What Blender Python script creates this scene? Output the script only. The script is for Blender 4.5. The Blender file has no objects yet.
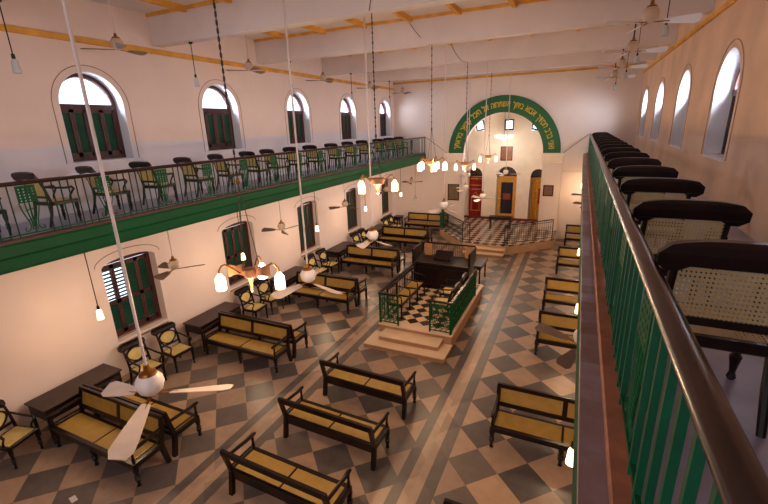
import bpy, math, random
from math import sin, cos, pi, radians as R
from mathutils import Vector, Matrix
from mathutils.geometry import tessellate_polygon
random.seed(7)
SC = bpy.context.scene
COL = SC.collection
W = 11.145          # hall width (x); left wall is x = 0
YB = 21.08          # back wall
YF = -2.0           # front wall, behind the camera
EX = 9.41           # right gallery edge
LX = 1.736          # left gallery edge
GZ = 4.0            # gallery floor

# ---------------------------------------------------------------- camera
cam = bpy.data.cameras.new('camera')
cam.lens = 414.182 / 768 * 36
cam.sensor_width = 36
cam.clip_start = 0.05
co = bpy.data.objects.new('camera', cam)
COL.objects.link(co)
_y, _p, _r = R(-25.236), R(-16.935), R(-1.837)
F = Vector((sin(_y) * cos(_p), cos(_y) * cos(_p), sin(_p)))
Rt = Vector((cos(_y), -sin(_y), 0))
U = Rt.cross(F)
R2 = Rt * cos(_r) + U * sin(_r)
U2 = -Rt * sin(_r) + U * cos(_r)
M = Matrix((R2, U2, -F)).transposed().to_4x4()
M.translation = Vector((9.1, 0, 5.48))
co.matrix_world = M
SC.camera = co

# ---------------------------------------------------------------- world, exposure
SC.view_settings.view_transform = 'Standard'
SC.view_settings.look = 'None'
SC.view_settings.gamma = 1
SC.view_settings.use_curve_mapping = False
SC.view_settings.exposure = 0.12
w = bpy.data.worlds.new('sky')
SC.world = w
w.use_nodes = True
bg = w.node_tree.nodes['Background']
bg.inputs[0].default_value = (0.80, 0.88, 1.0, 1)
bg.inputs[1].default_value = 2.2
SC.cycles.max_bounces = 6
SC.cycles.diffuse_bounces = 4
SC.cycles.transparent_max_bounces = 12
SC.cycles.sample_clamp_indirect = 4

WY = [5.66, 9.08, 12.65, 16.2, 19.95]          # upper windows, left wall
RY = [5.3, 8.87, 12.25, 15.75, 19.3]          # upper windows, right wall; first one unseen, added for its light
WW = 1.3

def area(name, loc, aim, sx, sy, power, col):
    l = bpy.data.lights.new(name, 'AREA')
    l.shape = 'RECTANGLE'; l.size = sx; l.size_y = sy; l.energy = power; l.color = col
    o = bpy.data.objects.new(name, l)
    COL.objects.link(o)
    o.location = loc
    o.rotation_euler = (Vector(aim) - Vector(loc)).to_track_quat('-Z', 'Y').to_euler()
    return o
DAY = (0.76, 0.84, 1.0)
for i, y in enumerate(WY):
    area('daylight_and_fill', (-1.35, y - .5, 6.7), (1.6, y + .7, 5.4), 2.4, 1.9, 480, DAY)
for i, y in enumerate(RY):
    area('daylight_and_fill', (W + 1.35, y - .3, 6.75), (W - 1.6, y + .5, 5.4), 2.4, 1.9, 1150, DAY)
# added fill light, shone through openings invented in the unseen front wall
for x in (2.6, 5.6, 8.0):
    area('daylight_and_fill', (x, YF - 0.6, 5.6), (x - .3, 8, 3.2), 1.8, 3.0, 28, (0.92, 0.93, 1.0))

# ---------------------------------------------------------------- materials
def lin(c):
    c = [v / 255 for v in c]
    return tuple((v / 12.92 if v <= .04045 else ((v + .055) / 1.055) ** 2.4) for v in c) + (1,)
MATS = {}
def mat(name, rgb, rough=.6, metal=0, noise=0, nscale=6, bump=0, spec=.5, emit=None, alpha=None):
    if name in MATS: return MATS[name]
    m = bpy.data.materials.new(name); m.use_nodes = True
    nt = m.node_tree; b = nt.nodes['Principled BSDF']
    c = lin(rgb)
    b.inputs['Base Color'].default_value = c
    b.inputs['Roughness'].default_value = rough
    b.inputs['Metallic'].default_value = metal
    b.inputs['Specular IOR Level'].default_value = spec
    if noise or bump:
        tc = nt.nodes.new('ShaderNodeTexCoord')
        n = nt.nodes.new('ShaderNodeTexNoise'); n.inputs['Scale'].default_value = nscale
        n.inputs['Detail'].default_value = 6
        nt.links.new(tc.outputs['Object'], n.inputs['Vector'])
        if noise:
            r = nt.nodes.new('ShaderNodeValToRGB')
            r.color_ramp.elements[0].position = .3; r.color_ramp.elements[1].position = .7
            r.color_ramp.elements[0].color = tuple(v * (1 - noise) for v in c[:3]) + (1,)
            r.color_ramp.elements[1].color = tuple(min(1, v * (1 + noise)) for v in c[:3]) + (1,)
            nt.links.new(n.outputs['Fac'], r.inputs[0]); nt.links.new(r.outputs[0], b.inputs['Base Color'])
        if bump:
            bp = nt.nodes.new('ShaderNodeBump'); bp.inputs['Strength'].default_value = bump
            bp.inputs['Distance'].default_value = .02
            nt.links.new(n.outputs['Fac'], bp.inputs['Height']); nt.links.new(bp.outputs[0], b.inputs['Normal'])
    if emit:
        b.inputs['Emission Color'].default_value = lin(emit[0]); b.inputs['Emission Strength'].default_value = emit[1]
    MATS[name] = m
    return m

def nodes(m):
    return m.node_tree, m.node_tree.nodes['Principled BSDF']
def math_node(nt, op, a, b=None):
    n = nt.nodes.new('ShaderNodeMath'); n.operation = op
    for i, v in enumerate((a, b)):
        if v is None: continue
        if isinstance(v, (int, float)): n.inputs[i].default_value = v
        else: nt.links.new(v, n.inputs[i])
    return n.outputs[0]
def mixc(nt, fac, a, b):
    n = nt.nodes.new('ShaderNodeMix'); n.data_type = 'RGBA'
    if isinstance(fac, (int, float)): n.inputs[0].default_value = fac
    else: nt.links.new(fac, n.inputs[0])
    for i, v in ((6, a), (7, b)):
        if isinstance(v, tuple): n.inputs[i].default_value = v
        else: nt.links.new(v, n.inputs[i])
    return n.outputs[2]

WOOD = mat('dark_polished_wood', (27, 11, 10), .3, noise=.35, nscale=9, spec=.35)
WOODR = mat('rail_wood', (62, 30, 24), .26, noise=.3, nscale=5)
BROWN = mat('brown_painted_wood', (70, 30, 28), .5, noise=.2)
GREEN = mat('green_enamel', (2, 78, 50), .4, noise=.18, nscale=7)
GREEN2 = mat('green_cast_iron', (0, 76, 42), .55, noise=.25, nscale=25, spec=.2)
SHUT = mat('green_shutter_paint', (8, 66, 46), .5, noise=.15)
IRON = mat('dark_iron', (26, 30, 26), .5, metal=.3)
YEL = mat('ochre_paint', (222, 160, 62), .6, noise=.2, nscale=3)
WHITE = mat('off_white_enamel', (226, 214, 208), .35, noise=.08, nscale=4)
BLADE = mat('cream_fan_blade', (206, 186, 174), .45, noise=.1, nscale=5)
BLADEB = mat('brown_fan_blade', (120, 96, 84), .5, noise=.15, nscale=5)
ROD = mat('painted_rod', (208, 190, 184), .5)
BRASS = mat('aged_brass', (150, 100, 48), .3, metal=.9, noise=.2, nscale=20)
CHAIN = mat('dark_chain', (62, 48, 40), .5, metal=.5)
SHADE = mat('lit_glass_shade', (255, 232, 190), .3, emit=((255, 214, 158), 6))
SHADEO = mat('frosted_glass_shade', (198, 200, 202), .2, spec=.6)
BULB = mat('lit_bulb', (255, 230, 190), .3, emit=((255, 220, 165), 10))
RISER = mat('shaded_marble_riser', (172, 128, 94), .45, noise=.12, nscale=3)  # darker copy of the marble: shading of the risers put into colour
TREAD = mat('lit_marble_tread', (222, 192, 160), .35, noise=.08, nscale=3)  # paler copy of the marble: light on the step tops painted in
MARBLE = mat('worn_marble', (206, 176, 146), .4, noise=.1, nscale=3.5)
GOLD = mat('gold_paint', (216, 176, 40), .4)
CEIL = mat('whitewashed_ceiling', (226, 212, 208), .8, noise=.05, nscale=1.5)
SLABF = mat('gallery_floor_tile', (150, 150, 176), .28, noise=.15, nscale=4)  # blue cast of the light on this floor is mixed into its colour
TIN = mat('copper_tin', (176, 120, 84), .5, metal=.2)
CREAM = mat('cream_plaster', (244, 228, 210), .75, noise=.06, nscale=2)
RED = mat('red_velvet', (150, 22, 18), .8, noise=.25, nscale=8)
NAVY = mat('navy_velvet', (26, 26, 40), .8, noise=.2, nscale=8)
GOLDC = mat('gold_brocade', (206, 146, 52), .55, noise=.3, nscale=14)
GLASS = bpy.data.materials.new('window_glass'); GLASS.use_nodes = True
_nt = GLASS.node_tree; _o = _nt.nodes['Material Output']
_nt.nodes.remove(_nt.nodes['Principled BSDF'])
_t = _nt.nodes.new('ShaderNodeBsdfTransparent'); _g = _nt.nodes.new('ShaderNodeBsdfGlossy'); _m = _nt.nodes.new('ShaderNodeMixShader')
_g.inputs['Roughness'].default_value = .05; _m.inputs[0].default_value = .07
_nt.links.new(_t.outputs[0], _m.inputs[1]); _nt.links.new(_g.outputs[0], _m.inputs[2]); _nt.links.new(_m.outputs[0], _o.inputs[0])

# walls: tinted plaster, second tone in a band at gallery height
def wall_mat(name, up, mid_tone, zd, stain=.08):
    m = mat(name, up, .8)
    nt, b = nodes(m)
    g = nt.nodes.new('ShaderNodeNewGeometry'); s = nt.nodes.new('ShaderNodeSeparateXYZ')
    nt.links.new(g.outputs['Position'], s.inputs[0])
    n = nt.nodes.new('ShaderNodeTexNoise'); n.inputs['Scale'].default_value = 1.1; n.inputs['Detail'].default_value = 8
    nt.links.new(g.outputs['Position'], n.inputs['Vector'])
    z = math_node(nt, 'ADD', s.outputs[2], math_node(nt, 'MULTIPLY', n.outputs['Fac'], .12))
    up_f = math_node(nt, 'GREATER_THAN', z, zd)
    lowf = math_node(nt, 'LESS_THAN', z, 3.8)
    f = math_node(nt, 'MAXIMUM', up_f, lowf)
    c = mixc(nt, f, lin(mid_tone), lin(up))
    st = nt.nodes.new('ShaderNodeMapRange'); st.inputs[1].default_value = .35; st.inputs[2].default_value = .75
    st.inputs[3].default_value = 0; st.inputs[4].default_value = stain
    nt.links.new(n.outputs['Fac'], st.inputs[0])
    c2 = mixc(nt, st.outputs[0], c, lin((120, 96, 84)))
    nt.links.new(c2, b.inputs['Base Color'])
    return m
WALL = wall_mat('limewashed_wall', (236, 214, 204), (226, 218, 224), 5.35)
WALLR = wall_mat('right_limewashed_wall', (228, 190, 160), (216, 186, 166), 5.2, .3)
WALLB = wall_mat('back_limewashed_wall', (232, 214, 204), (232, 214, 204), 5.3)

# floor: three fields of diagonal squares between two striped runners
def floor_mat():
    m = mat('marble_tile_floor', (180, 150, 125), .33)
    nt, b = nodes(m)
    g = nt.nodes.new('ShaderNodeNewGeometry'); s = nt.nodes.new('ShaderNodeSeparateXYZ')
    nt.links.new(g.outputs['Position'], s.inputs[0])
    X, Y = s.outputs[0], s.outputs[1]
    D = .84
    zl = math_node(nt, 'LESS_THAN', X, 4.0); zr = math_node(nt, 'GREATER_THAN', X, 7.2)
    zm = math_node(nt, 'SUBTRACT', 1, math_node(nt, 'ADD', zl, zr))
    def zsel(a, bb, c):
        return math_node(nt, 'ADD', math_node(nt, 'MULTIPLY', zl, a), math_node(nt, 'ADD', math_node(nt, 'MULTIPLY', zm, bb), math_node(nt, 'MULTIPLY', zr, c)))
    dx = math_node(nt, 'SUBTRACT', X, zsel(1.53, 5.72, 8.79)); dy = math_node(nt, 'SUBTRACT', Y, zsel(2.52, 4.84, 6.45))
    u = math_node(nt, 'FLOOR', math_node(nt, 'ADD', math_node(nt, 'DIVIDE', math_node(nt, 'ADD', dx, dy), D), .5))
    v = math_node(nt, 'FLOOR', math_node(nt, 'ADD', math_node(nt, 'DIVIDE', math_node(nt, 'SUBTRACT', dx, dy), D), .5))
    par = math_node(nt, 'FLOORED_MODULO', math_node(nt, 'ADD', u, v), 2)   # 0 grey, 1 light
    # stripes
    def band(a, bb):
        return math_node(nt, 'MULTIPLY', math_node(nt, 'GREATER_THAN', X, a), math_node(nt, 'LESS_THAN', X, bb))
    grey = None
    for a, bb in ((3.66, 3.84), (4.16, 4.35), (6.89, 7.07), (7.34, 7.55)):
        q = band(a, bb); grey = q if grey is None else math_node(nt, 'ADD', grey, q)
    run = math_node(nt, 'ADD', band(3.66, 4.35), band(6.89, 7.55))
    lightf = math_node(nt, 'ADD', math_node(nt, 'MULTIPLY', par, math_node(nt, 'SUBTRACT', 1, run)), math_node(nt, 'MULTIPLY', run, math_node(nt, 'SUBTRACT', 1, grey)))
    # per-tile tone
    wn = nt.nodes.new('ShaderNodeTexWhiteNoise'); wn.noise_dimensions = '3D'
    cb = nt.nodes.new('ShaderNodeCombineXYZ'); nt.links.new(u, cb.inputs[0]); nt.links.new(v, cb.inputs[1]); nt.links.new(zr, cb.inputs[2])
    nt.links.new(cb.outputs[0], wn.inputs[0])
    n = nt.nodes.new('ShaderNodeTexNoise'); n.inputs['Scale'].default_value = 5; n.inputs['Detail'].default_value = 8; n.inputs['Distortion'].default_value = .6
    nt.links.new(g.outputs['Position'], n.inputs['Vector'])
    var = math_node(nt, 'ADD', math_node(nt, 'MULTIPLY', wn.outputs['Value'], .75), math_node(nt, 'MULTIPLY', math_node(nt, 'SUBTRACT', n.outputs['Fac'], .3), .8))
    lt = mixc(nt, var, lin((192, 160, 134)), lin((140, 116, 102)))
    gt = mixc(nt, var, lin((116, 102, 94)), lin((72, 66, 68)))
    c = mixc(nt, lightf, gt, lt)
    nt.links.new(c, b.inputs['Base Color'])
    return m
FLOOR = floor_mat()
def checker(name, size, a, bcol, rot=True, rough=.3):
    m = mat(name, a, rough); nt, b = nodes(m)
    g = nt.nodes.new('ShaderNodeNewGeometry'); s = nt.nodes.new('ShaderNodeSeparateXYZ')
    nt.links.new(g.outputs['Position'], s.inputs[0]); X, Y = s.outputs[0], s.outputs[1]
    u = math_node(nt, 'FLOOR', math_node(nt, 'DIVIDE', math_node(nt, 'ADD', X, Y), size)); v = math_node(nt, 'FLOOR', math_node(nt, 'DIVIDE', math_node(nt, 'SUBTRACT', X, Y), size))
    p = math_node(nt, 'FLOORED_MODULO', math_node(nt, 'ADD', u, v), 2)
    nt.links.new(mixc(nt, p, lin(a), lin(bcol)), b.inputs['Base Color'])
    return m
BIMF = checker('bimah_checker_floor', .36, (222, 190, 150), (44, 24, 22))
APSF = checker('sanctuary_checker_floor', .38, (190, 168, 150), (92, 76, 76), rough=.15)

# woven cane with real holes
def cane(name, rgb, pitch, hole):
    m = mat(name, rgb, .55, noise=.0); nt, b = nodes(m)
    tc = nt.nodes.new('ShaderNodeTexCoord'); s = nt.nodes.new('ShaderNodeSeparateXYZ'); nt.links.new(tc.outputs['Object'], s.inputs[0])
    k = 2 * pi / pitch
    sx = math_node(nt, 'SINE', math_node(nt, 'MULTIPLY', s.outputs[0], k))
    yz = math_node(nt, 'ADD', s.outputs[1], s.outputs[2])
    sy = math_node(nt, 'SINE', math_node(nt, 'MULTIPLY', yz, k))
    h = math_node(nt, 'GREATER_THAN', math_node(nt, 'ADD', sx, sy), hole)
    n = nt.nodes.new('ShaderNodeTexNoise'); n.inputs['Scale'].default_value = 7; nt.links.new(tc.outputs['Object'], n.inputs['Vector'])
    c = lin(rgb)
    nt.links.new(mixc(nt, n.outputs['Fac'], tuple(v * 1.2 for v in c[:3]) + (1,), tuple(v * .72 for v in c[:3]) + (1,)), b.inputs['Base Color'])
    tr = nt.nodes.new('ShaderNodeBsdfTransparent'); mx = nt.nodes.new('ShaderNodeMixShader')
    nt.links.new(h, mx.inputs[0]); nt.links.new(b.outputs[0], mx.inputs[1]); nt.links.new(tr.outputs[0], mx.inputs[2])
    nt.links.new(mx.outputs[0], nt.nodes['Material Output'].inputs[0])
    return m
CANE = cane('golden_woven_cane', (180, 142, 62), .016, 1.45)
CANES = cane('straw_woven_cane', (222, 196, 122), .016, 1.45)
CANEP = cane('pale_woven_cane', (206, 184, 140), .0185, .3)

# ---------------------------------------------------------------- mesh helpers
class MB:
    def __init__(s): s.v = []; s.f = []
    def add(s, vs, fs):
        o = len(s.v); s.v += [tuple(v) for v in vs]; s.f += [tuple(i + o for i in f) for f in fs]; return s
    def box(s, x0, x1, y0, y1, z0, z1):
        return s.add([(x0, y0, z0), (x1, y0, z0), (x1, y1, z0), (x0, y1, z0), (x0, y0, z1), (x1, y0, z1), (x1, y1, z1), (x0, y1, z1)],
                     [(0, 3, 2, 1), (4, 5, 6, 7), (0, 1, 5, 4), (1, 2, 6, 5), (2, 3, 7, 6), (3, 0, 4, 7)])
    def cbox(s, x0, x1, y0, y1, z0, z1, c=.008):
        # box with chamfered vertical and top edges
        c = min(c, (x1 - x0) / 2.1, (y1 - y0) / 2.1, (z1 - z0) / 2.1)
        vs = []
        for z, i in ((z0, c), (z0 + c, 0), (z1 - c, 0), (z1, c)):
            a, b, d, e = x0 + i, x1 - i, y0 + i, y1 - i
            vs += [(a + c, d, z), (b - c, d, z), (b, d + c, z), (b, e - c, z), (b - c, e, z), (a + c, e, z), (a, e - c, z), (a, d + c, z)]
        fs = [tuple(range(7, -1, -1)), tuple(range(24, 32))]
        for r in range(3):
            for k in range(8):
                fs.append((r * 8 + k, r * 8 + (k + 1) % 8, r * 8 + 8 + (k + 1) % 8, r * 8 + 8 + k))
        return s.add(vs, fs)
    def bar(s, a, b, w_, h_=None, up=(0, 0, 1)):
        a, b = Vector(a), Vector(b); h_ = h_ or w_
        d = (b - a).normalized(); u = Vector(up)
        if abs(d.dot(u)) > .98: u = Vector((0, 1, 0))
        x = d.cross(u).normalized(); z = x.cross(d).normalized()
        vs = []
        for p in (a, b):
            for i, j in ((-1, -1), (1, -1), (1, 1), (-1, 1)): vs.append(p + x * i * w_ / 2 + z * j * h_ / 2)
        return s.add(vs, [(0, 1, 2, 3), (7, 6, 5, 4), (0, 4, 5, 1), (1, 5, 6, 2), (2, 6, 7, 3), (3, 7, 4, 0)])
    def tube(s, pts, r, n=8):
        pts = [Vector(p) for p in pts]
        rs = r if isinstance(r, (list, tuple)) else [r] * len(pts)
        vs = []; fs = []
        ref = None
        for i, p in enumerate(pts):
            d = (pts[min(i + 1, len(pts) - 1)] - pts[max(i - 1, 0)]).normalized()
            if ref is None: ref = Vector((0, 0, 1)) if abs(d.z) < .9 else Vector((1, 0, 0))
            x = d.cross(ref).normalized(); y = x.cross(d).normalized(); ref = y
            for k in range(n):
                a = 2 * pi * k / n; vs.append(p + (x * cos(a) + y * sin(a)) * rs[i])
        m = len(pts)
        for i in range(m - 1):
            for k in range(n): fs.append((i * n + k, i * n + (k + 1) % n, (i + 1) * n + (k + 1) % n, (i + 1) * n + k))
        fs.append(tuple(range(n))[::-1]); fs.append(tuple(range((m - 1) * n, m * n)))
        return s.add(vs, fs)
    def lathe(s, prof, c=(0, 0, 0), n=16):
        vs = []; fs = []
        for r, z in prof:
            for k in range(n):
                a = 2 * pi * k / n; vs.append((c[0] + r * cos(a), c[1] + r * sin(a), c[2] + z))
        m = len(prof)
        for i in range(m - 1):
            for k in range(n): fs.append((i * n + k, i * n + (k + 1) % n, (i + 1) * n + (k + 1) % n, (i + 1) * n + k))
        fs.append(tuple(range(n))[::-1]); fs.append(tuple(range((m - 1) * n, m * n)))
        return s.add(vs, fs)
    def prism(s, outer, fn, t0, t1, holes=()):
        """2-D outline (with holes) given thickness; fn(u, v, t) -> 3-D point"""
        loops = [outer] + list(holes)
        tri = tessellate_polygon([[Vector((p[0], p[1], 0)) for p in l] for l in loops])
        flat = [p for l in loops for p in l]; n = len(flat)
        vs = [fn(p[0], p[1], t0) for p in flat] + [fn(p[0], p[1], t1) for p in flat]
        fs = [tuple(t) for t in tri] + [tuple(i + n for i in t[::-1]) for t in tri]
        o = 0
        for l in loops:
            k = len(l)
            for i in range(k): a, b = o + i, o + (i + 1) % k; fs.append((a, b, b + n, a + n))
            o += k
        return s.add(vs, fs)
    def build(s, name, m, parent=None, smooth=False):
        me = bpy.data.meshes.new(name); me.from_pydata(s.v, [], s.f)
        import bmesh
        bm = bmesh.new(); bm.from_mesh(me); bmesh.ops.recalc_face_normals(bm, faces=bm.faces); bm.to_mesh(me); bm.free()
        me.materials.append(m)
        if smooth:
            for p in me.polygons: p.use_smooth = True
            try: me.set_sharp_from_angle(angle=R(40))
            except Exception: pass
        o = bpy.data.objects.new(name, me); COL.objects.link(o)
        if parent: o.parent = parent
        return o

def empty(name, loc=(0, 0, 0), rz=0):
    o = bpy.data.objects.new(name, None); COL.objects.link(o); o.location = loc; o.rotation_euler = (0, 0, rz)
    o.empty_display_size = .1
    return o
def tag(o, label=None, cat=None, group=None, kind=None):
    if label: o['label'] = label
    if cat: o['category'] = cat
    if group: o['group'] = group
    if kind: o['kind'] = kind
    return o
def struct(o): o['kind'] = 'structure'; return o
def copy_tree(o, parent=None):
    c = o.copy(); COL.objects.link(c)
    if parent: c.parent = parent
    for ch in list(o.children): copy_tree(ch, c)
    return c
used = set()
def place(proto, loc, rz, label, group=None):
    """first use moves the prototype, later uses copy it"""
    if proto.name in used: o = copy_tree(proto)
    else: used.add(proto.name); o = proto
    o.location = loc; o.rotation_euler = (0, 0, rz)
    o['label'] = label
    if group: o['group'] = group
    return o
def arch_pts(c, hw, z0, zs, n=20, k=1.0):
    """outline of an arched opening: centre c, half width, sill, spring; k squashes the arch"""
    p = [(c - hw, z0), (c + hw, z0)]
    for i in range(n + 1):
        a = pi * i / n; p.append((c + hw * cos(a), zs + hw * k * sin(a)))
    return p

# ---------------------------------------------------------------- structure
struct(MB().box(0, W, YF, 24, -.2, 0).build('floor', FLOOR))
T = .5
ZT = 8.35
SILL, SPR = 4.96, 6.05
DR = .2          # the right-hand windows sit a little lower
# left wall
LOWY = [5.69, 9.1, 12.7, 16.25, 19.9]
holes = [arch_pts(y, WW / 2, SILL, SPR) for y in WY] + [arch_pts(y, .64, .97, 2.7, k=.25) for y in LOWY]
struct(MB().prism([(YF, 0), (YB + .4, 0), (YB + .4, ZT), (YF, ZT)], lambda u, v, t: (t, u, v), 0, -T, holes).build('wall_left', WALL))
holes = [arch_pts(y, WW / 2, SILL - DR + .04, SPR - DR) for y in RY]
struct(MB().prism([(YF, 0), (YB + .4, 0), (YB + .4, ZT), (YF, ZT)], lambda u, v, t: (t, u, v), W, W + T, holes).build('wall_right', WALLR))
# back wall with the sanctuary arch
AC, RI, RO, ZS = 5.65, 1.89, 2.61, 4.05
ap = [(AC - RI, 0), (AC - RI, ZS)] + [(AC - RI * cos(pi * i / 40), ZS + RI * sin(pi * i / 40)) for i in range(1, 40)] + [(AC + RI, ZS), (AC + RI, 0)]
struct(MB().prism([(0, 0)] + ap + [(W, 0), (W, ZT), (0, ZT)], lambda u, v, t: (u, t, v), YB, YB + .45).build('wall_back', WALLB))
# front wall, behind the camera
fh = [arch_pts(x, .8, 4.3, 6.3) for x in (2.6, 5.6, 8.0)]  # openings invented for the added fill light
struct(MB().prism([(0, 0), (W, 0), (W, ZT), (0, ZT)], lambda u, v, t: (u, t, v), YF, YF - .4, fh).build('wall_front', WALL))
struct(MB().box(-.5, W + .5, YF - .4, YB + .45, 8.03, 8.4).build('ceiling', CEIL))
beams = [-.05, 3.65, 7.27, 10.76, 14.45, 17.95]
for i, y in enumerate(beams):
    struct(MB().cbox(0, W, y, y + .27, 7.38, 8.03, .01).build('trim_%d' % (i + 1), CEIL))
# ochre ledgers on the beams
k = 7
for i, y in enumerate(beams[:-1]):
    y1 = beams[i + 1]
    struct(MB().box(0.02, W - .02, y1 - .05, y1, 7.965, 8.03).build('trim_%d' % k, YEL)); k += 1
    struct(MB().box(0.02, W - .02, y + .27, y + .32, 7.965, 8.03).build('trim_%d' % k, YEL)); k += 1
# joists
jn = 0
ordw = ['first', 'second', 'third', 'fourth', 'fifth', 'sixth', 'seventh', 'eighth', 'ninth', 'tenth', 'eleventh', 'twelfth', 'thirteenth', 'fourteenth', 'fifteenth', 'sixteenth']
for i, y in enumerate(beams[:-1]):
    for j in range(8):
        x = 1.2 + 1.25 * j
        struct(MB().box(x - .05, x + .05, y + .3, beams[i + 1], 7.92, 8.03).build('trim_%d' % k, YEL)); k += 1
# ochre strips along the walls
struct(MB().cbox(0, .05, YF, YB, 7.21, 7.32).build('trim_%d' % k, YEL)); k += 1
struct(MB().cbox(W - .05, W, YF, YB, 7.21, 7.32).build('trim_%d' % k, YEL)); k += 1
struct(MB().cbox(0, W, YB - .05, YB, 7.49, 7.58).build('trim_%d' % k, YEL)); k += 1
# thin moulding line on the back wall
struct(MB().cbox(0, 2.93, YB - .025, YB, 3.18, 3.23).build('trim_%d' % k, WALLB)); k += 1
struct(MB().cbox(8.42, W, YB - .025, YB, 3.18, 3.23).build('trim_%d' % k, WALLB)); k += 1
struct(MB().box(0, .03, YF, YB, 0, .14).build('baseboard_left', MARBLE))
struct(MB().box(W - .03, W, YF, YB, 0, .14).build('baseboard_right', MARBLE))

# piers and capitals of the arch
for n_, (x0, x1) in enumerate(((2.93, 3.76), (7.54, 8.40))):
    o = struct(MB().box(x0, x1, YB - .14, YB + .02, 0, 3.66).build('trim_%d' % k, WALLB)); k += 1
    m = MB()
    m.cbox(x0 - .03, x1 + .03, YB - .20, YB + .02, 3.60, 3.68).cbox(x0, x1, YB - .16, YB + .02, 3.68, 3.95).cbox(x0 - .06, x1 + .06, YB - .27, YB + .02, 3.95, 4.05)
    struct(m.build('trim_%d' % k, CREAM)); k += 1

# green arch band with the gold verse
band = [(AC - RO * cos(pi * i / 48), ZS + RO * sin(pi * i / 48)) for i in range(49)] + [(AC + RI * cos(pi * i / 48), ZS + RI * sin(pi * i / 48)) for i in range(49)]
arch = MB().prism(band, lambda u, v, t: (u, t, v), YB - .10, YB - .002).build('arch_band', mat('arch_green', (8, 92, 50), .5, noise=.08))
tag(arch, 'dark green semicircular arch band lettered in gold over the sanctuary opening', 'arch')
edge = MB()
for rr in (RO, RI):
    edge.tube([(AC - rr * cos(pi * i / 40), YB - .10, ZS + rr * sin(pi * i / 40)) for i in range(41)], .022, 6)
edge.build('rim', GREEN, arch)
verse = 'ואני ברב חסדך אבוא ביתך אשתחוה אל היכל קדשך ביראתך'
glyph = {}
dg = bpy.context.evaluated_depsgraph_get()
for ch in sorted(set(verse.replace(' ', ''))):
    cu = bpy.data.curves.new('glyph', 'FONT'); cu.body = ch; cu.size = .385; cu.extrude = .012; cu.offset = .006; cu.resolution_u = 3
    to = bpy.data.objects.new('glyph', cu); COL.objects.link(to)
    bpy.context.view_layer.update()
    me = bpy.data.meshes.new_from_object(to.evaluated_get(bpy.context.evaluated_depsgraph_get()))
    vs = [v.co.copy() for v in me.vertices]; fs = [tuple(p.vertices) for p in me.polygons]
    x0 = min(v.x for v in vs); x1 = max(v.x for v in vs)
    glyph[ch] = ([Vector((v.x - (x0 + x1) / 2, v.y - .13, v.z)) for v in vs], fs, x1 - x0)
    bpy.data.objects.remove(to); bpy.data.meshes.remove(me)
adv = [(.14 if c == ' ' else glyph[c][2] + .035) for c in verse]
tot = sum(adv); rm = (RI + RO) / 2; span = R(171)
m = MB(); acc = 0
for c, a_ in zip(verse, adv):
    th = R(4.5) + span * (acc + a_ / 2) / tot; acc += a_
    if c == ' ': continue
    rad = Vector((cos(th), 0, sin(th))); tan = Vector((sin(th), 0, -cos(th)))
    base = Vector((AC, YB - .112, ZS)) + rad * rm
    sx = span * rm / tot
    m.add([base + tan * (v.x * min(sx, 1.3)) + rad * v.y + Vector((0, -v.z, 0)) for v in glyph[c][0]], glyph[c][1])
lt = m.build('lettering', GOLD, arch); lt['label'] = 'gold painted Hebrew verse on the green arch'

# ---------------------------------------------------------------- windows
def louvers(mb, x, y0, y1, z0, z1, step=.075, flip=1, closed=True):
    z = z0
    while z < z1:
        if closed:
            mb.add([(x - .016 * flip, y0, z - .008), (x - .016 * flip, y1, z - .008), (x + .014 * flip, y1, z + step * 1.04), (x + .014 * flip, y0, z + step * 1.04),
                (x - .024 * flip, y0, z - .008), (x - .024 * flip, y1, z - .008), (x + .006 * flip, y1, z + step * 1.04), (x + .006 * flip, y0, z + step * 1.04)],
               [(0, 1, 2, 3), (7, 6, 5, 4), (0, 4, 5, 1), (2, 6, 7, 3), (1, 5, 6, 2), (0, 3, 7, 4)])
            z += step; continue
        mb.add([(x - .02 * flip, y0, z), (x - .02 * flip, y1, z), (x + .025 * flip, y1, z + step * .62), (x + .025 * flip, y0, z + step * .62),
                (x - .028 * flip, y0, z + .008), (x - .028 * flip, y1, z + .008), (x + .017 * flip, y1, z + step * .62 + .008), (x + .017 * flip, y0, z + step * .62 + .008)],
               [(0, 1, 2, 3), (7, 6, 5, 4), (0, 4, 5, 1), (2, 6, 7, 3), (1, 5, 6, 2), (0, 3, 7, 4)])
        z += step
wn = [0]
REV = mat('white_reveal_plaster', (232, 230, 238), .75)
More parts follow.
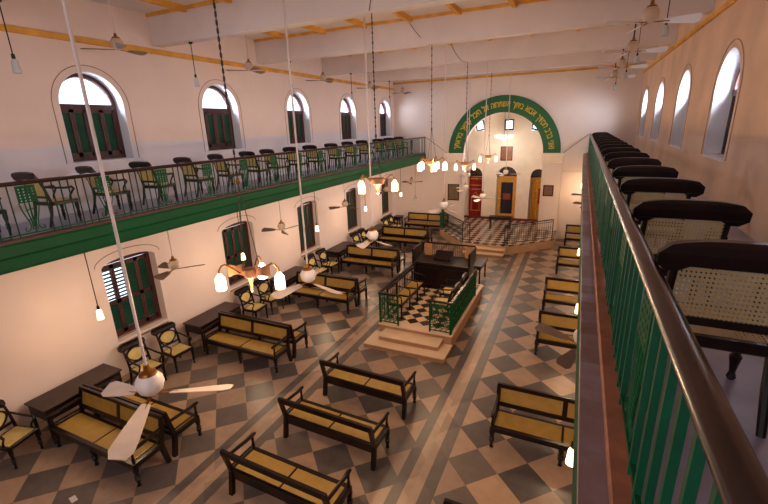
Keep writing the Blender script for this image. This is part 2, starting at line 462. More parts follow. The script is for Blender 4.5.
def upper_window(side, yc):
    global SILL, SPR
    s0, s1 = SILL, SPR
    if side > 0: SILL, SPR = SILL - DR + .04, SPR - DR
    wn[0] += 1
    x = -.30 if side < 0 else W + .30
    s = -side     # towards the room
    root = struct(empty('window_%d' % wn[0], (0, 0, 0)))
    hw = WW / 2; f = .095
    fr = MB()
    out = arch_pts(yc, hw, SILL, SPR); inn = arch_pts(yc, hw - f, SILL + f, SPR, 20)
    inn = arch_pts(yc, hw - f, SILL + f, SPR)
    fr.prism(out, lambda u, v, t: (t, u, v), x - .04, x + .04, [inn])
    fr.box(x - .05, x + .05, yc - hw + .02, yc + hw - .02, SPR - .06, SPR + .04)
    fr.box(x - .035, x + .035, yc - .04, yc + .04, SILL + .05, SPR)
    # raised inner bead of the fanlight
    fr.tube([(x + s * .05, yc + (hw - .1) * cos(pi * i / 24), SPR + .03 + (hw - .1) * sin(pi * i / 24)) for i in range(25)], .018, 6)
    fr.build('window_frame', BROWN, root)
    pane = MB().prism([(yc + (hw - .06) * cos(pi * i / 20), SPR + (hw - .06) * sin(pi * i / 20)) for i in range(21)], lambda u, v, t: (t, u, v), x - .004, x + .004)
    pane.build('fanlight_pane', GLASS, root)
    ql = (hw - .08 - .03) / 2
    for a in (yc - hw + .08, yc - hw + .08 + ql, yc + .03, yc + .03 + ql):
        b = a + ql - .004
        sh = MB()
        sh.box(x - .03, x + .03, a, a + .045, SILL + .08, SPR - .05).box(x - .03, x + .03, b - .045, b, SILL + .08, SPR - .05)
        sh.box(x - .03, x + .03, a, b, SILL + .08, SILL + .18).box(x - .03, x + .03, a, b, SPR - .12, SPR - .05)
        so = sh.build('shutter', BROWN, root)
        lv = MB(); louvers(lv, x, a + .045, b - .045, SILL + .17, SPR - .10, .06, s); lv.build('louvres', SHUT, so)
    # incised contour round the opening
    xw = (0 if side < 0 else W) + s * .004
    c = [(xw, yc - hw - .11, SILL)] + [(xw, yc - (hw + .11) * cos(pi * i / 24), SPR + (hw + .11) * sin(pi * i / 24)) for i in range(25)] + [(xw, yc + hw + .11, SILL)]
    MB().tube(c, .008, 5).build('contour_moulding', mat('dark_line', (158, 128, 116), .7), root)
    MB().cbox(min(xw, x), max(xw, x), yc - hw, yc + hw, SILL - .03, SILL + .012, .004).build('window_sill', REV, root)
    # plaster lining of the reveal
    a0, a1 = (min(xw, x + s * .04), max(xw, x + s * .04))
    MB().prism(arch_pts(yc, hw - .002, SILL + .001, SPR), lambda u, v, t: (t, u, v), a0, a1, [arch_pts(yc, hw - .014, SILL + .013, SPR)]).build('reveal', REV, root)
    SILL, SPR = s0, s1
for y in WY: upper_window(-1, y)
for y in RY: upper_window(1, y)
def lower_window(yc, openl):
    wn[0] += 1
    root = struct(empty('window_%d' % wn[0]))
    hw, z0, z1 = .64, .97, 2.7; x = -.25; f = .07
    out = arch_pts(yc, hw, z0, z1, k=.25); inn = [(yc - hw + f, z0 + f), (yc + hw - f, z0 + f), (yc + hw - f, z1 + .02), (yc - hw + f, z1 + .02)]
    fr = MB().prism(out, lambda u, v, t: (t, u, v), x - .05, x + .03, [inn])
    fr.build('window_frame', BROWN, root)
    MB().add([(0.015, yc - hw, z0 - .06), (0.015, yc + hw, z0 - .06), (x, yc + hw, z0 + .03), (x, yc - hw, z0 + .03),
              (0.015, yc - hw, z0 - .1), (0.015, yc + hw, z0 - .1), (x, yc + hw, z0 - .1), (x, yc - hw, z0 - .1)],
             [(0, 1, 2, 3), (7, 6, 5, 4), (0, 4, 5, 1), (1, 5, 6, 2), (2, 6, 7, 3), (3, 7, 4, 0)]).build('window_sill', mat('sill_stone', (150, 124, 104), .6, noise=.15), root)
    nl = 4; wl = (2 * hw - 2 * f) / nl
    for q in range(nl):
        a = yc - hw + f + q * wl; b = a + wl - .006
        sh = MB()
        sh.box(x - .02, x + .02, a, a + .045, z0 + f, z1).box(x - .02, x + .02, b - .045, b, z0 + f, z1)
        for zz in (z0 + f, z0 + .8, z1 - .09): sh.box(x - .02, x + .02, a, b, zz, zz + .09)
        so = sh.build('shutter', BROWN, root)
        lv = MB()
        if openl and q < 2:
            louvers(lv, x, a + .045, b - .045, z0 + f + .1, z0 + .82, .078); louvers(lv, x, a + .045, b - .045, z0 + .9, z1 - .1, .085, 1, False)
        else: louvers(lv, x, a + .045, b - .045, z0 + f + .1, z1 - .1, .078)
        lv.build('louvres', SHUT, so)
    c = [(.004, yc - hw - .13, z0 + 1.2)] + [(.004, yc - (hw + .13) * cos(pi * i / 18), z1 + .06 + .27 * sin(pi * i / 18)) for i in range(19)] + [(.004, yc + hw + .13, z0 + 1.2)]
    MB().tube(c[1:-1], .009, 5).build('contour_moulding', MATS['dark_line'], root)
for i, y in enumerate(LOWY): lower_window(y, i == 0)

# ---------------------------------------------------------------- galleries
# left
struct(MB().box(0, LX - .05, YF, YB, 3.62, GZ).build('trim_%d' % k, SLABF)); k += 1
fas = MB()
prof = [(LX - .06, 3.60), (LX - .01, 3.60), (LX + .0, 3.64), (LX + .01, 3.79), (LX + .03, 3.83), (LX + .035, 3.98), (LX, 4.02), (LX - .06, 4.02)]
fas.prism(prof, lambda u, v, t: (u, t, v), YF, YB)
g_left = fas.build('trim_%d' % k, mat('fascia_green', (2, 78, 42), .5, noise=.12, nscale=1.2, spec=.25)); struct(g_left); k += 1
struct(MB().cbox(LX - .10, LX + .01, YF, YB, 4.0, 4.06).build('trim_%d' % k, BROWN)); k += 1
for y in [a * .9 + .3 for a in range(0, 23)]:
    pass
# right
struct(MB().box(EX - .13, W, YF, YB, 3.6, GZ).build('trim_%d' % k, SLABF)); k += 1
prof = [(2 * 0 + EX - .18 + a, b) for a, b in ((0, 3.60), (.06, 3.60), (.06, 3.99), (0, 3.99), (-.01, 3.84), (.02, 3.8))]
struct(MB().prism(prof, lambda u, v, t: (u, t, v), YF, YB).build('trim_%d' % k, MATS['fascia_green'])); k += 1
def brickband(name, a, bcol, L):
    m = mat(name, a, .45); nt, b = nodes(m)
    g = nt.nodes.new('ShaderNodeNewGeometry'); s = nt.nodes.new('ShaderNodeSeparateXYZ'); nt.links.new(g.outputs['Position'], s.inputs[0])
    fl = math_node(nt, 'FLOOR', math_node(nt, 'DIVIDE', s.outputs[1], L))
    n = nt.nodes.new('ShaderNodeTexWhiteNoise'); n.noise_dimensions = '1D'; nt.links.new(fl, n.inputs['W'])
    no = nt.nodes.new('ShaderNodeTexNoise'); no.inputs['Scale'].default_value = 9; nt.links.new(g.outputs['Position'], no.inputs['Vector'])
    v = math_node(nt, 'MULTIPLY_ADD', n.outputs['Value'], .55); 
    v.node.inputs[2].default_value = 0
    v2 = math_node(nt, 'ADD', v, math_node(nt, 'MULTIPLY', no.outputs['Fac'], .6))
    nt.links.new(mixc(nt, v2, lin(a), lin(bcol)), b.inputs['Base Color'])
    return m
LEDGE = brickband('ledge_tile', (164, 146, 160), (122, 84, 70), .2)
struct(MB().cbox(EX - .19, EX - .07, YF, YB, 3.99, 4.015, .004).build('trim_%d' % k, LEDGE)); k += 1
struct(MB().cbox(EX - .075, EX + .03, YF, YB, 4.0, 4.05, .01).build('trim_%d' % k, mat('curb_red_oxide', (158, 98, 72), .6, noise=.3, nscale=6))); k += 1

def ornament(x, y, z0, z1, hw):
    """cast panel: pierced plate above, lyre bars curling to scroll feet"""
    m = MB(); h = z1 - z0
    fn = lambda u, v, t: (x + t, y + u, z0 + v)
    holes = []
    for a in range(4):
        for b in range(5):
            cx, cy = (-.75 + a * .5) * hw * .9, h * (.66 + b * .06); r = .014
            holes.append([(cx + r * cos(q * pi / 3), cy + r * sin(q * pi / 3)) for q in range(6)])
    m.prism([(-hw, h * .62), (hw, h * .62), (hw, h * .97), (-hw, h * .97)], fn, -.006, .006, holes)
    for sgn in (-1, 1):
        for o, e in ((1, 0), (.45, .0)):
            p = [(x, y + sgn * hw * o * q, z0 + h * v) for q, v in ((1, .62), (.92, .5), (.7, .36), (.45, .22), (.4, .12), (.6, .05), (.95, .03), (1.05, .08), (.9, .12))]
            if o < 1: p = p[:6]
            m.tube(p, .009, 6)
    m.bar((x, y, z0), (x, y, z0 + h * .62), .016)
    for v in (.45, .25): m.tube([(x, y - hw * .55, z0 + h * v), (x, y, z0 + h * (v + .04)), (x, y + hw * .55, z0 + h * v)], .007, 5)
    return m
def gallery_rail(name, x, y0, y1, label, sgn, step, bw, oy0):
    root = empty(name, (x, y0, GZ)); tag(root, label, 'railing')
    def build(mb, n, mm, p, smooth=False):
        mb.v = [(a - x, b - y0, c - GZ) for a, b, c in mb.v]; return mb.build(n, mm, p, smooth)
    zt = 4.875
    hr = MB(); pr = [(.043 * cos(a * pi / 8) * (1 if sin(a * pi / 8) > -.1 else .85), .032 * sin(a * pi / 8)) for a in range(16)]
    hr.prism(pr, lambda u, v, t: (x + u, t, zt - .03 + v), y0, y1)
    build(hr, 'handrail', mat('dark_handrail', (44, 22, 20), .22, noise=.3, nscale=5) if sgn > 0 else mat('left_handrail', (48, 24, 22), .35, noise=.2), root, True)
    build(MB().bar((x, y0, 4.10), (x, y1, 4.10), .02, .02), 'bottom_rail', GREEN2, root)
    orn = []; y = oy0
    while y < y1 - 1.3: orn.append(y); y += 1.13
    for y in orn:
        if y > y0: build(ornament(x, y, 4.11, zt - .05, .125), 'ornamental_panel', GREEN2, root)
    ys = []; y = y0 + .05
    while y < y1 - (1.0 if sgn < 0 else .1):
        if min(abs(y - o) for o in orn) > .17: ys.append(y)
        y += step
    for y in ys[:98]:
        build(MB().bar((x, y, 4.05), (x, y, zt - .05), bw, bw), 'baluster', GREEN if sgn > 0 else mat('dark_green_bar', (12, 58, 38), .6, spec=.2), root)
    if ys[98:]:
        mb = MB()
        for y in ys[98:]: mb.bar((x, y, 4.05), (x, y, zt - .05), bw, bw)
        o = build(mb, 'balusters', GREEN if sgn > 0 else MATS['dark_green_bar'], root); o['kind'] = 'stuff'
    for y in ([y1 - .03, y1 - .45, y1 - .9] if sgn < 0 else [y1 - .03]):
        build(MB().bar((x, y, 4.05), (x, y, zt - .03), .035, .035), 'post', mat('grey_green_post', (70, 110, 90), .5), root)
    return root
gallery_rail('gallery_railing', LX - .02, 2.6, YB, 'long green iron railing with brown handrail on the left gallery', -1, .115, .014, 3.33)
gallery_rail('gallery_railing', EX + .01, .15, YB, 'green iron railing with glossy dark wooden handrail close by on the right', 1, .165, .026, 1.9)
# stay rods sloping from the railing ends to the arch piers
o = MB().tube([(LX + .05, YB - .03, 4.84), (2.93, YB - .03, 4.05)], .014, 6).build('stay_rod', mat('stay_grey', (120, 110, 104), .6)); tag(o, 'thin sloping rod from the left railing end down to the arch', 'rod')
o = MB().tube([(EX - .06, YB - .03, 4.84), (8.40, YB - .03, 4.05)], .014, 6).build('stay_rod', MATS['stay_grey']); tag(o, 'thin sloping rod from the right railing end down to the arch', 'rod')

# ---------------------------------------------------------------- sanctuary behind the arch
PZ = .42
plat = [(2.93, YB), (2.95, 19.85), (4.65, 17.68), (6.6, 17.58), (8.36, 19.3), (8.40, YB)]
struct(MB().prism(plat, lambda u, v, t: (u, v, t), 0, PZ - .04).build('trim_%d' % k, mat('platform_marble', (200, 166, 132), .4, noise=.15, nscale=2))); k += 1
struct(MB().prism([(2.90, YB), (2.92, 19.83), (4.64, 17.64), (6.62, 17.54), (8.40, 19.28), (8.43, YB)], lambda u, v, t: (u, v, t), PZ - .04, PZ).build('trim_%d' % k, APSF)); k += 1
struct(MB().box(AC - RI + .002, AC + RI - .002, YB - .02, YB + .46, 0, PZ - .003).box(2.6, 8.7, YB + .46, 23.2, 0, PZ - .003).build('trim_%d' % k, APSF)); k += 1
for i, (y, z) in enumerate(((16.98, .14), (17.28, .28))):
    o = MB().box(4.86, 6.54, y + .015, 17.64, 0 if i == 0 else .14, z - .03).build('trim_%d' % k, RISER); struct(o); k += 1
    o = MB().cbox(4.84, 6.56, y - .01, 17.64, z - .03, z, .008).build('trim_%d' % k, TREAD); struct(o); k += 1
AY = 22.6
ni = [(4.03, .40, 2.78), (5.71, .51, 2.74), (7.26, .38, 2.76)]
hl = [arch_pts(c, hw, PZ + .01, zs) for c, hw, zs in ni]
wins = [(4.2, 5.34), (5.68, 5.34), (7.02, 5.30)]
hl += [[(c - .24, z - .27), (c + .24, z - .27), (c + .24, z + .27), (c - .24, z + .27)] for c, z in wins]
struct(MB().prism([(2.6, PZ), (8.7, PZ), (8.7, 6.9), (2.6, 6.9)], lambda u, v, t: (u, t, v), AY, AY + .45, hl).build('wall_apse', CREAM))
struct(MB().box(2.6, 8.7, AY + .55, AY + .65, 0, 4.6).build('wall_ark', CREAM))
struct(MB().box(2.6, 3.2, YB + .45, AY, PZ, 6.9).build('wall_apse_left', CREAM))
struct(MB().box(8.1, 8.7, YB + .45, AY, PZ, 6.9).build('wall_apse_right', CREAM))
struct(MB().box(2.6, 8.7, YB + .45, AY + .3, 6.9, 7.0).build('wall_apse_top', CREAM))
struct(MB().box(3.2, 8.1, AY - .02, AY, 3.33, 3.36).build('trim_%d' % k, CREAM)); k += 1
struct(MB().box(3.2, 8.1, AY - .03, AY, PZ, PZ + .12).build('baseboard_apse', mat('oxblood', (120, 34, 26), .6))); k += 1
for i, (c, z) in enumerate(wins):
    wn[0] += 1
    root = struct(empty('window_%d' % wn[0], (c, AY + .1, z))); root.rotation_euler = (0, (-.22, 0, .25)[i], 0)
    MB().prism([(-.24, -.27), (.24, -.27), (.24, .27), (-.24, .27)], lambda u, v, t: (u, t, v), 0, .05, [[(-.165, -.195), (.165, -.195), (.165, .195), (-.165, .195)]]).build('window_frame', IRON, root)
    MB().box(-.18, .18, .02, .028, -.21, .21).build('pane', GLASS, root)
    area('daylight_and_fill', (c, AY + 1.0, z + .1), (c, AY - 2, z - 1.4), .9, .9, 30, (.95, .97, 1))
for i, (c, hw, zs) in enumerate(ni):
    m = MB().prism([(c - hw + .01, zs - .12)] + [(c + (hw - .01) * cos(pi * q / 16), zs + (hw - .01) * sin(pi * q / 16)) for q in range(17)][0:0] + [(c + hw - .01, zs - .12)] + [(c + (hw - .01) * cos(pi * q / 16), zs + (hw - .01) * sin(pi * q / 16)) for q in range(17)], lambda u, v, t: (u, t, v), AY + .42, AY + .44)
    o = struct(m.build('trim_%d' % k, mat('dark_lunette', (66, 58, 52), .4, noise=.3, nscale=9))); k += 1
    m = MB()
    for q in range(1, 6): m.bar((c, AY + .41, zs), (c + (hw - .02) * cos(pi * q / 6), AY + .41, zs + (hw - .02) * sin(pi * q / 6)), .012, .012, (0, 1, 0))
    m.bar((c - hw, AY + .405, zs - .03), (c + hw, AY + .405, zs - .03), .03, .05)
    m.build('glazing_bars', WOODR, o)
# the three niches with their hangings
def fall(mb, x0, x1, y, z0, z1, n=22, amp=.025, fr=7):
    """pleated curtain sheet"""
    vs = []; fs = []
    for t, oy in ((0, 0), (1, .012)):
        for j in (0, 1):
            for i in range(n + 1):
                u = i / n; vs.append((x0 + (x1 - x0) * u, y + oy + amp * sin(u * pi * fr), z0 if j == 0 else z1))
    N = n + 1
    for i in range(n):
        fs += [(i, i + 1, N + i + 1, N + i), (2 * N + i, 3 * N + i, 3 * N + i + 1, 2 * N + i + 1), (N + i, N + i + 1, 3 * N + i + 1, 3 * N + i), (i, 2 * N + i, 2 * N + i + 1, i + 1)]
    fs += [(0, N, 3 * N, 2 * N), (n, 2 * N + n, 3 * N + n, N + n)]
    mb.add(vs, fs); return mb
root = empty('ark_curtain', (ni[0][0], AY + .34, PZ)); tag(root, 'red velvet curtain with gold bands hanging in the left niche', 'curtain')
fall(MB(), -.36, .36, 0, .02, 2.25).build('drape', RED, root, True)
g = MB()
for z in (.35, 1.75, 2.1): g.box(-.3, .3, -.035, -.028, z, z + .05)
g.tube([(-.22, -.035, .4), (-.22, -.035, 1.1), (0, -.035, 1.4), (.22, -.035, 1.1), (.22, -.035, .4)], .022, 6)
g.build('gold_trim', GOLDC, root)
root = empty('ark_curtain', (ni[1][0], AY + .34, PZ)); tag(root, 'navy curtain inside a gold border hanging in the middle niche', 'curtain')
fall(MB(), -.33, .33, 0, .25, 2.0, amp=.015).build('drape', NAVY, root, True)
MB().prism([(-.47, 0), (.47, 0), (.47, 2.3), (-.47, 2.3)], lambda u, v, t: (u, t, v), -.05, -.02, [[(-.31, .28), (.31, .28), (.31, 1.98), (-.31, 1.98)]]).build('gold_border', GOLDC, root)
MB().cbox(-.2, .2, -.05, -.025, 1.05, 1.38).build('embroidered_panel', mat('russet_patch', (140, 66, 44), .7, noise=.3, nscale=30), root)
root = empty('ark_curtain', (ni[2][0], AY + .34, PZ)); tag(root, 'gold brocade curtain hanging in the right niche', 'curtain')
fall(MB(), -.30, .30, 0, .02, 2.25, amp=.03).build('drape', GOLDC, root, True)
MB().box(.05, .2, -.05, -.035, .9, 1.7).build('red_panel', RED, root)
o = MB().cbox(5.34, 5.94, AY - .06, AY - .0, 3.56, 4.28).build('wooden_panel', mat('reddish_wood', (128, 70, 36), .5, noise=.3)); tag(o, 'square reddish wooden panel on the apse wall above the middle niche', 'panel')
MB().prism([(-.3, -.36), (.3, -.36), (.3, .36), (-.3, .36)], lambda u, v, t: (5.64 + u, t, 3.92 + v), AY - .08, AY - .055, [[(-.26, -.32), (.26, -.32), (.26, .32), (-.26, .32)]]).build('frame', WOODR, o)
# plaques on the piers: carved fields
def plaque(x0, x1, z0, z1, label, fc):
    y = YB - .14
    root = empty('plaque', ((x0 + x1) / 2, y, z0)); tag(root, label, 'plaque')
    hw = (x1 - x0) / 2; h = z1 - z0
    MB().prism([(-hw, 0), (hw, 0), (hw, h), (-hw, h)], lambda u, v, t: (u, t, v), -.04, 0, [[(-hw + .05, .05), (hw - .05, .05), (hw - .05, h - .05), (-hw + .05, h - .05)]]).build('frame', WOODR, root)
    MB().box(-hw + .05, hw - .05, -.02, 0, .05, h - .05).build('field', fc, root)
plaque(3.02, 3.62, 1.66, 2.5, 'dark bronze framed plaque on the left arch pier', mat('bronze_relief', (104, 84, 50), .4, noise=.5, nscale=24))
plaque(7.66, 8.12, 2.06, 2.58, 'small brown memorial plaque on the right arch pier', mat('brown_relief', (112, 74, 52), .5, noise=.35, nscale=26))

# sanctuary railings
def iron_rail(name, pts, z, label, h=.88, green=False, posts=True):
    x0, y0 = pts[0]
    root = empty(name, (x0, y0, z)); tag(root, label, 'railing')
    P = [Vector((p[0] - x0, p[1] - y0, 0)) for p in pts]
    hr = MB(); br = MB(); pi_ = MB()
    for a, b in zip(P[:-1], P[1:]):
        hr.bar(a + Vector((0, 0, h)), b + Vector((0, 0, h)), .045, .035)
        br.bar(a + Vector((0, 0, .08)), b + Vector((0, 0, .08)), .022, .022)
        br.bar(a + Vector((0, 0, h - .1)), b + Vector((0, 0, h - .1)), .018, .018)
    hr.build('handrail', WOODR if green else IRON, root)
    mm = GREEN2 if green else IRON
    br.build('cross_rails', mm, root)
    bal = []
    for a, b in zip(P[:-1], P[1:]):
        L = (b - a).length; n = max(1, round(L / .12))
        for i in range(n + 1):
            p = a + (b - a) * (i / n)
            m = MB()
            if i in (0, n):
                m.bar(p, p + Vector((0, 0, h)), .035, .035).build('post', mm, root)
            else:
                m.bar(p + Vector((0, 0, .08)), p + Vector((0, 0, h)), .012, .012)
                d = (b - a).normalized() * .035
                for zz in (.2, .42):
                    m.tube([p + d * cos(q * pi / 4) + Vector((0, 0, zz + .09 + .09 * sin(q * pi / 4))) for q in range(9)], .006, 5)
                m.build('baluster', mm, root)
    return root
iron_rail('iron_railing', [(3.2, 19.6), (4.66, 17.75), (4.98, 17.72)], PZ, 'dark scrolled iron railing on the left side of the sanctuary steps')
iron_rail('iron_railing', [(6.5, 17.68), (6.62, 17.66), (8.3, 19.32)], PZ, 'dark scrolled iron railing on the right side of the sanctuary steps')
root = empty('newel_pedestal', (3.06, 19.95, PZ)); tag(root, 'green pedestal at the left corner of the sanctuary railing', 'pedestal')
MB().cbox(-.14, .14, -.14, .14, 0, .08).cbox(-.11, .11, -.11, .11, .08, .72).cbox(-.14, .14, -.14, .14, .72, .78).build('shaft', GREEN, root)
MB().lathe([(.05, .78), (.09, .82), (.07, .9), (.02, .96)], n=12).build('finial', GREEN, root, True)
# low dark bench-table before the ark
def table(name, loc, lx, ly, h, label, cat, apron=.12, m_=WOOD, group=None):
    root = empty(name, loc); tag(root, label, cat, group)
    MB().cbox(-.02, lx + .02, -.02, ly + .02, h - .035, h).build('table_top', m_, root)
    MB().box(.02, lx - .02, .02, ly - .02, h - .035 - apron, h - .035).build('apron', m_, root)
    for x in (.03, lx - .08):
        for y in (.03, ly - .08):
            MB().cbox(x, x + .05, y, y + .05, 0, h - .035, .01).build('leg', m_, root)
    return root
table('reading_stand', (5.3, 20.35, PZ), 1.05, .35, .62, 'low dark table standing before the curtained niches', 'table')

# ---------------------------------------------------------------- bimah
BX0, BX1, BY0, BY1, BZ = 4.56, 6.62, 9.10, 12.85, .39
struct(MB().box(BX0 + .03, BX1 - .03, BY0 + .03, BY1 - .03, 0, BZ - .05).build('trim_%d' % k, RISER)); k += 1
struct(MB().cbox(BX0, BX1, BY0, BY1, BZ - .05, BZ - .004, .01).build('trim_%d' % k, TREAD)); k += 1
struct(MB().box(BX0 + .1, BX1 - .1, BY0 + .28, BY1 - .1, BZ - .01, BZ).build('trim_%d' % k, BIMF)); k += 1
for x0, x1, y0, z0 in ((4.46, 6.62, 8.40, 0), (4.76, 6.38, 8.68, .13)):
    struct(MB().box(x0 + .015, x1 - .015, y0 + .015, BY0 + .04, z0, z0 + .1).build('trim_%d' % k, RISER)); k += 1
    struct(MB().cbox(x0, x1, y0, BY0 + .04, z0 + .1, z0 + .13, .008).build('trim_%d' % k, TREAD)); k += 1
def bimah_rail(name, a, b, label, rail_m, bar_m, dense=True, h=.86):
    root = empty(name, (a[0], a[1], BZ)); tag(root, label, 'railing', None)
    A = Vector((0, 0, 0)); B = Vector((b[0] - a[0], b[1] - a[1], 0)); L = (B - A).length; d = (B - A).normalized()
    Z = lambda z: Vector((0, 0, z))
    MB().bar(A - d * .03 + Z(h), B + d * .03 + Z(h), .06, .04).build('handrail', rail_m, root)
    for z in (.06, h - .13): MB().bar(A + Z(z), B + Z(z), .02, .02).build('cross_rail', bar_m, root)
    for p in (A, B): MB().bar(p, p + Z(h), .035, .035).build('post', bar_m, root)
    n = max(2, round(L / .13))
    for i in range(n):
        c = A + d * (L * (i + .5) / n); m = MB(); q = L / n
        m.bar(c - d * q / 2 + Z(.06), c - d * q / 2 + Z(h), .012, .012)
        if dense:
            for zz, r in ((.17, .045), (.30, .05), (.44, .05), (.57, .045), (.68, .04)):
                m.tube([c + d * r * cos(t * pi / 4) + Z(zz + r * sin(t * pi / 4)) for t in range(9)], .0085, 5)
            m.tube([c - d * .05 + Z(.08), c + d * .04 + Z(.22), c - d * .04 + Z(.38), c + d * .04 + Z(.54), c - d * .03 + Z(h - .14)], .009, 5)
            for s_ in (-1, 1): m.tube([c + d * s_ * .05 + Z(h - .12), c + d * s_ * .02 + Z(h - .07), c + d * s_ * .05 + Z(h - .02)], .007, 5)
        m.build('scroll_panel' if dense else 'baluster', bar_m, root)
    return root
bimah_rail('bimah_railing', (4.62, 9.14), (5.14, 9.14), 'short green scrollwork railing left of the reading platform entrance', WOOD, GREEN2)
bimah_rail('bimah_railing', (6.02, 9.14), (6.56, 9.14), 'short green scrollwork railing right of the reading platform entrance', WOOD, GREEN2)
bimah_rail('bimah_railing', (6.57, 9.2), (6.57, 11.84), 'green scrollwork railing along the right side of the reading platform', WOODR, GREEN2)
bimah_rail('bimah_railing', (4.61, 9.2), (4.61, 11.84), 'dark railing with plain bars along the left side of the reading platform', WOOD, WOOD, False)
root = empty('reading_desk', (4.5, 11.9, BZ)); tag(root, 'massive dark reading desk with spindle parapet at the back of the platform', 'desk')
DL = 1.85
MB().cbox(0.02, DL - .02, .02, .78, 0, .82).build('desk_body', WOOD, root)
p_ = MB()
for x in (.1, .98): p_.prism([(x, .1), (x + .75, .1), (x + .75, .72), (x, .72)], lambda u, v, t: (u, t, v), .0, .022, [[(x + .07, .17), (x + .68, .17), (x + .68, .65), (x + .07, .65)]])
p_.build('front_panels', WOOD, root)
MB().cbox(-.02, DL + .02, -.02, .84, .82, .87).build('desk_top', WOOD, root)
for x in (-.02, DL - .04): MB().cbox(x, x + .06, .0, .84, .87, 1.3, .012).build('side_wing', WOOD, root)
r_ = MB().bar((0, .8, 1.32), (DL, .8, 1.32), .05, .05); r_.bar((0, .8, .9), (DL, .8, .9), .03, .03); r_.build('parapet_rail', WOOD, root)
for i in range(20):
    x = .42 + i * .06
    if x > 1.5: break
    MB().lathe([(.008, .9), (.013, 1.0), (.008, 1.1), (.013, 1.2), (.008, 1.3)], (x, .8, 0), 6).build('spindle', CANEP if i % 1 else mat('spindle_wood', (120, 84, 60), .5), root)
for x in (.16, 1.53): MB().cbox(x, x + .24, .77, .8, .89, 1.3, .006).build('cane_board', mat('pale_tan_panel', (190, 134, 84), .6, noise=.15), root)
MB().add([(.6, .35, .87), (1.15, .35, .87), (1.15, .7, .87), (.6, .7, .87), (.6, .35, .93), (1.15, .35, .93), (1.15, .7, 1.12), (.6, .7, 1.12)],
         [(0, 3, 2, 1), (4, 5, 6, 7), (0, 1, 5, 4), (1, 2, 6, 5), (2, 3, 7, 6), (3, 0, 4, 7)]).build('book_rest', WOOD, root)
table('side_table', (5.95, 13.6, 0), .42, 1.05, .74, 'small dark table standing behind the reading desk', 'table')

# ---------------------------------------------------------------- seating
def turned_leg(x, y, h, r=.028):
    return MB().lathe([(r * .6, 0), (r * .9, .015), (r * .55, .05), (r * .8, h * .25), (r * 1.15, h * .38), (r * .7, h * .43), (r * 1.15, h * .5), (r * .75, h * .56), (r * 1.05, h * .72), (r * 1.2, h * .8), (r * 1.1, h)], (x, y, 0), 10)
def bench(L, name, label, high=True, mid=True, depth=.50):
    """local: x along the length, sitter faces -y, front legs at y = 0"""
    root = empty(name); tag(root, label, 'bench')
    sh = .44
    f = MB()
    f.cbox(0, L, -.04, .04, sh - .1, sh).cbox(0, L, depth - .06, depth, sh - .09, sh)
    f.cbox(0, .06, .02, depth - .04, sh - .09, sh).cbox(L - .06, L, .02, depth - .04, sh - .09, sh).cbox(L / 2 - .02, L / 2 + .02, .02, depth - .04, sh - .05, sh)
    f.build('seat_frame', WOOD, root)
    for a, b in ((.06, L / 2 - .02), (L / 2 + .02, L - .06)):
        MB().box(a, b, .04, depth - .06, sh - .015, sh - .003).build('cane_seat', CANE, root)
    xs = [.03, L - .03] + ([L / 2] if mid else [])
    for x in xs: turned_leg(x, .0, sh - .05, .042).build('leg', WOOD, root, True)
    bh = .89 if high else .84
    lean = .08 if high else .09
    yb = depth
    for x in (.03, L - .03):
        m = MB()
        m.bar((x, yb + .05, 0), (x, yb - .02, sh - .03), .07, .07, (0, 1, 0)).bar((x, yb - .02, sh - .06), (x, yb + lean, bh), .07, .055, (0, 1, 0))
        m.build('leg', WOOD, root)
    if mid and high: MB().bar((L / 2, yb + .03, 0), (L / 2, yb - .02, sh - .03), .05, .05, (0, 1, 0)).build('leg', WOOD, root)
    def by(z): return yb - .02 + (z - sh + .05) / (bh - sh + .05) * (lean + .02)
    m = MB().bar((0, by(bh), bh), (L, by(bh), bh), .05, .075)
    if high:
        m.bar((0, by(.55), .55), (L, by(.55), .55), .04, .075); m.bar((L / 2, by(.56), .56), (L / 2, by(bh), bh), .08, .035, (0, 1, 0))
    else:
        m.bar((0, by(bh - .0), bh - .05), (L, by(bh), bh - .05), .03, .04)
        m.bar((0, by(.40), .36), (L, by(.40), .36), .04, .16)
    m.build('back_frame', WOOD, root)
    if high:
        for a, b in ((.06, L / 2 - .03), (L / 2 + .03, L - .06)):
            z0, z1 = .59, bh - .03
            MB().add([(a, by(z0) - .005, z0), (b, by(z0) - .005, z0), (b, by(z1) - .005, z1), (a, by(z1) - .005, z1), (a, by(z0) + .005, z0), (b, by(z0) + .005, z0), (b, by(z1) + .005, z1), (a, by(z1) + .005, z1)],
                     [(0, 1, 2, 3), (7, 6, 5, 4), (0, 4, 5, 1), (1, 5, 6, 2), (2, 6, 7, 3), (3, 7, 4, 0)]).build('cane_back', CANE, root)
    ah = .68
    for x in (.03, L - .03):
        m = MB().tube([(x, by(ah) + .01, ah + .03), (x, .35, ah + .02), (x, .12, ah), (x, -.02, ah + .01), (x, -.07, ah + .0)], [.028, .03, .032, .036, .024], 8)
        m.lathe([(.02, sh - .02), (.03, sh + .06), (.018, sh + .12), (.026, ah - .02)], (x, 0, 0), 8)
        m.bar((x, .05, sh + .06), (x, by(sh + .1), sh + .06), .02, .02)
        m.build('armrest', WOOD, root, True)
    return root

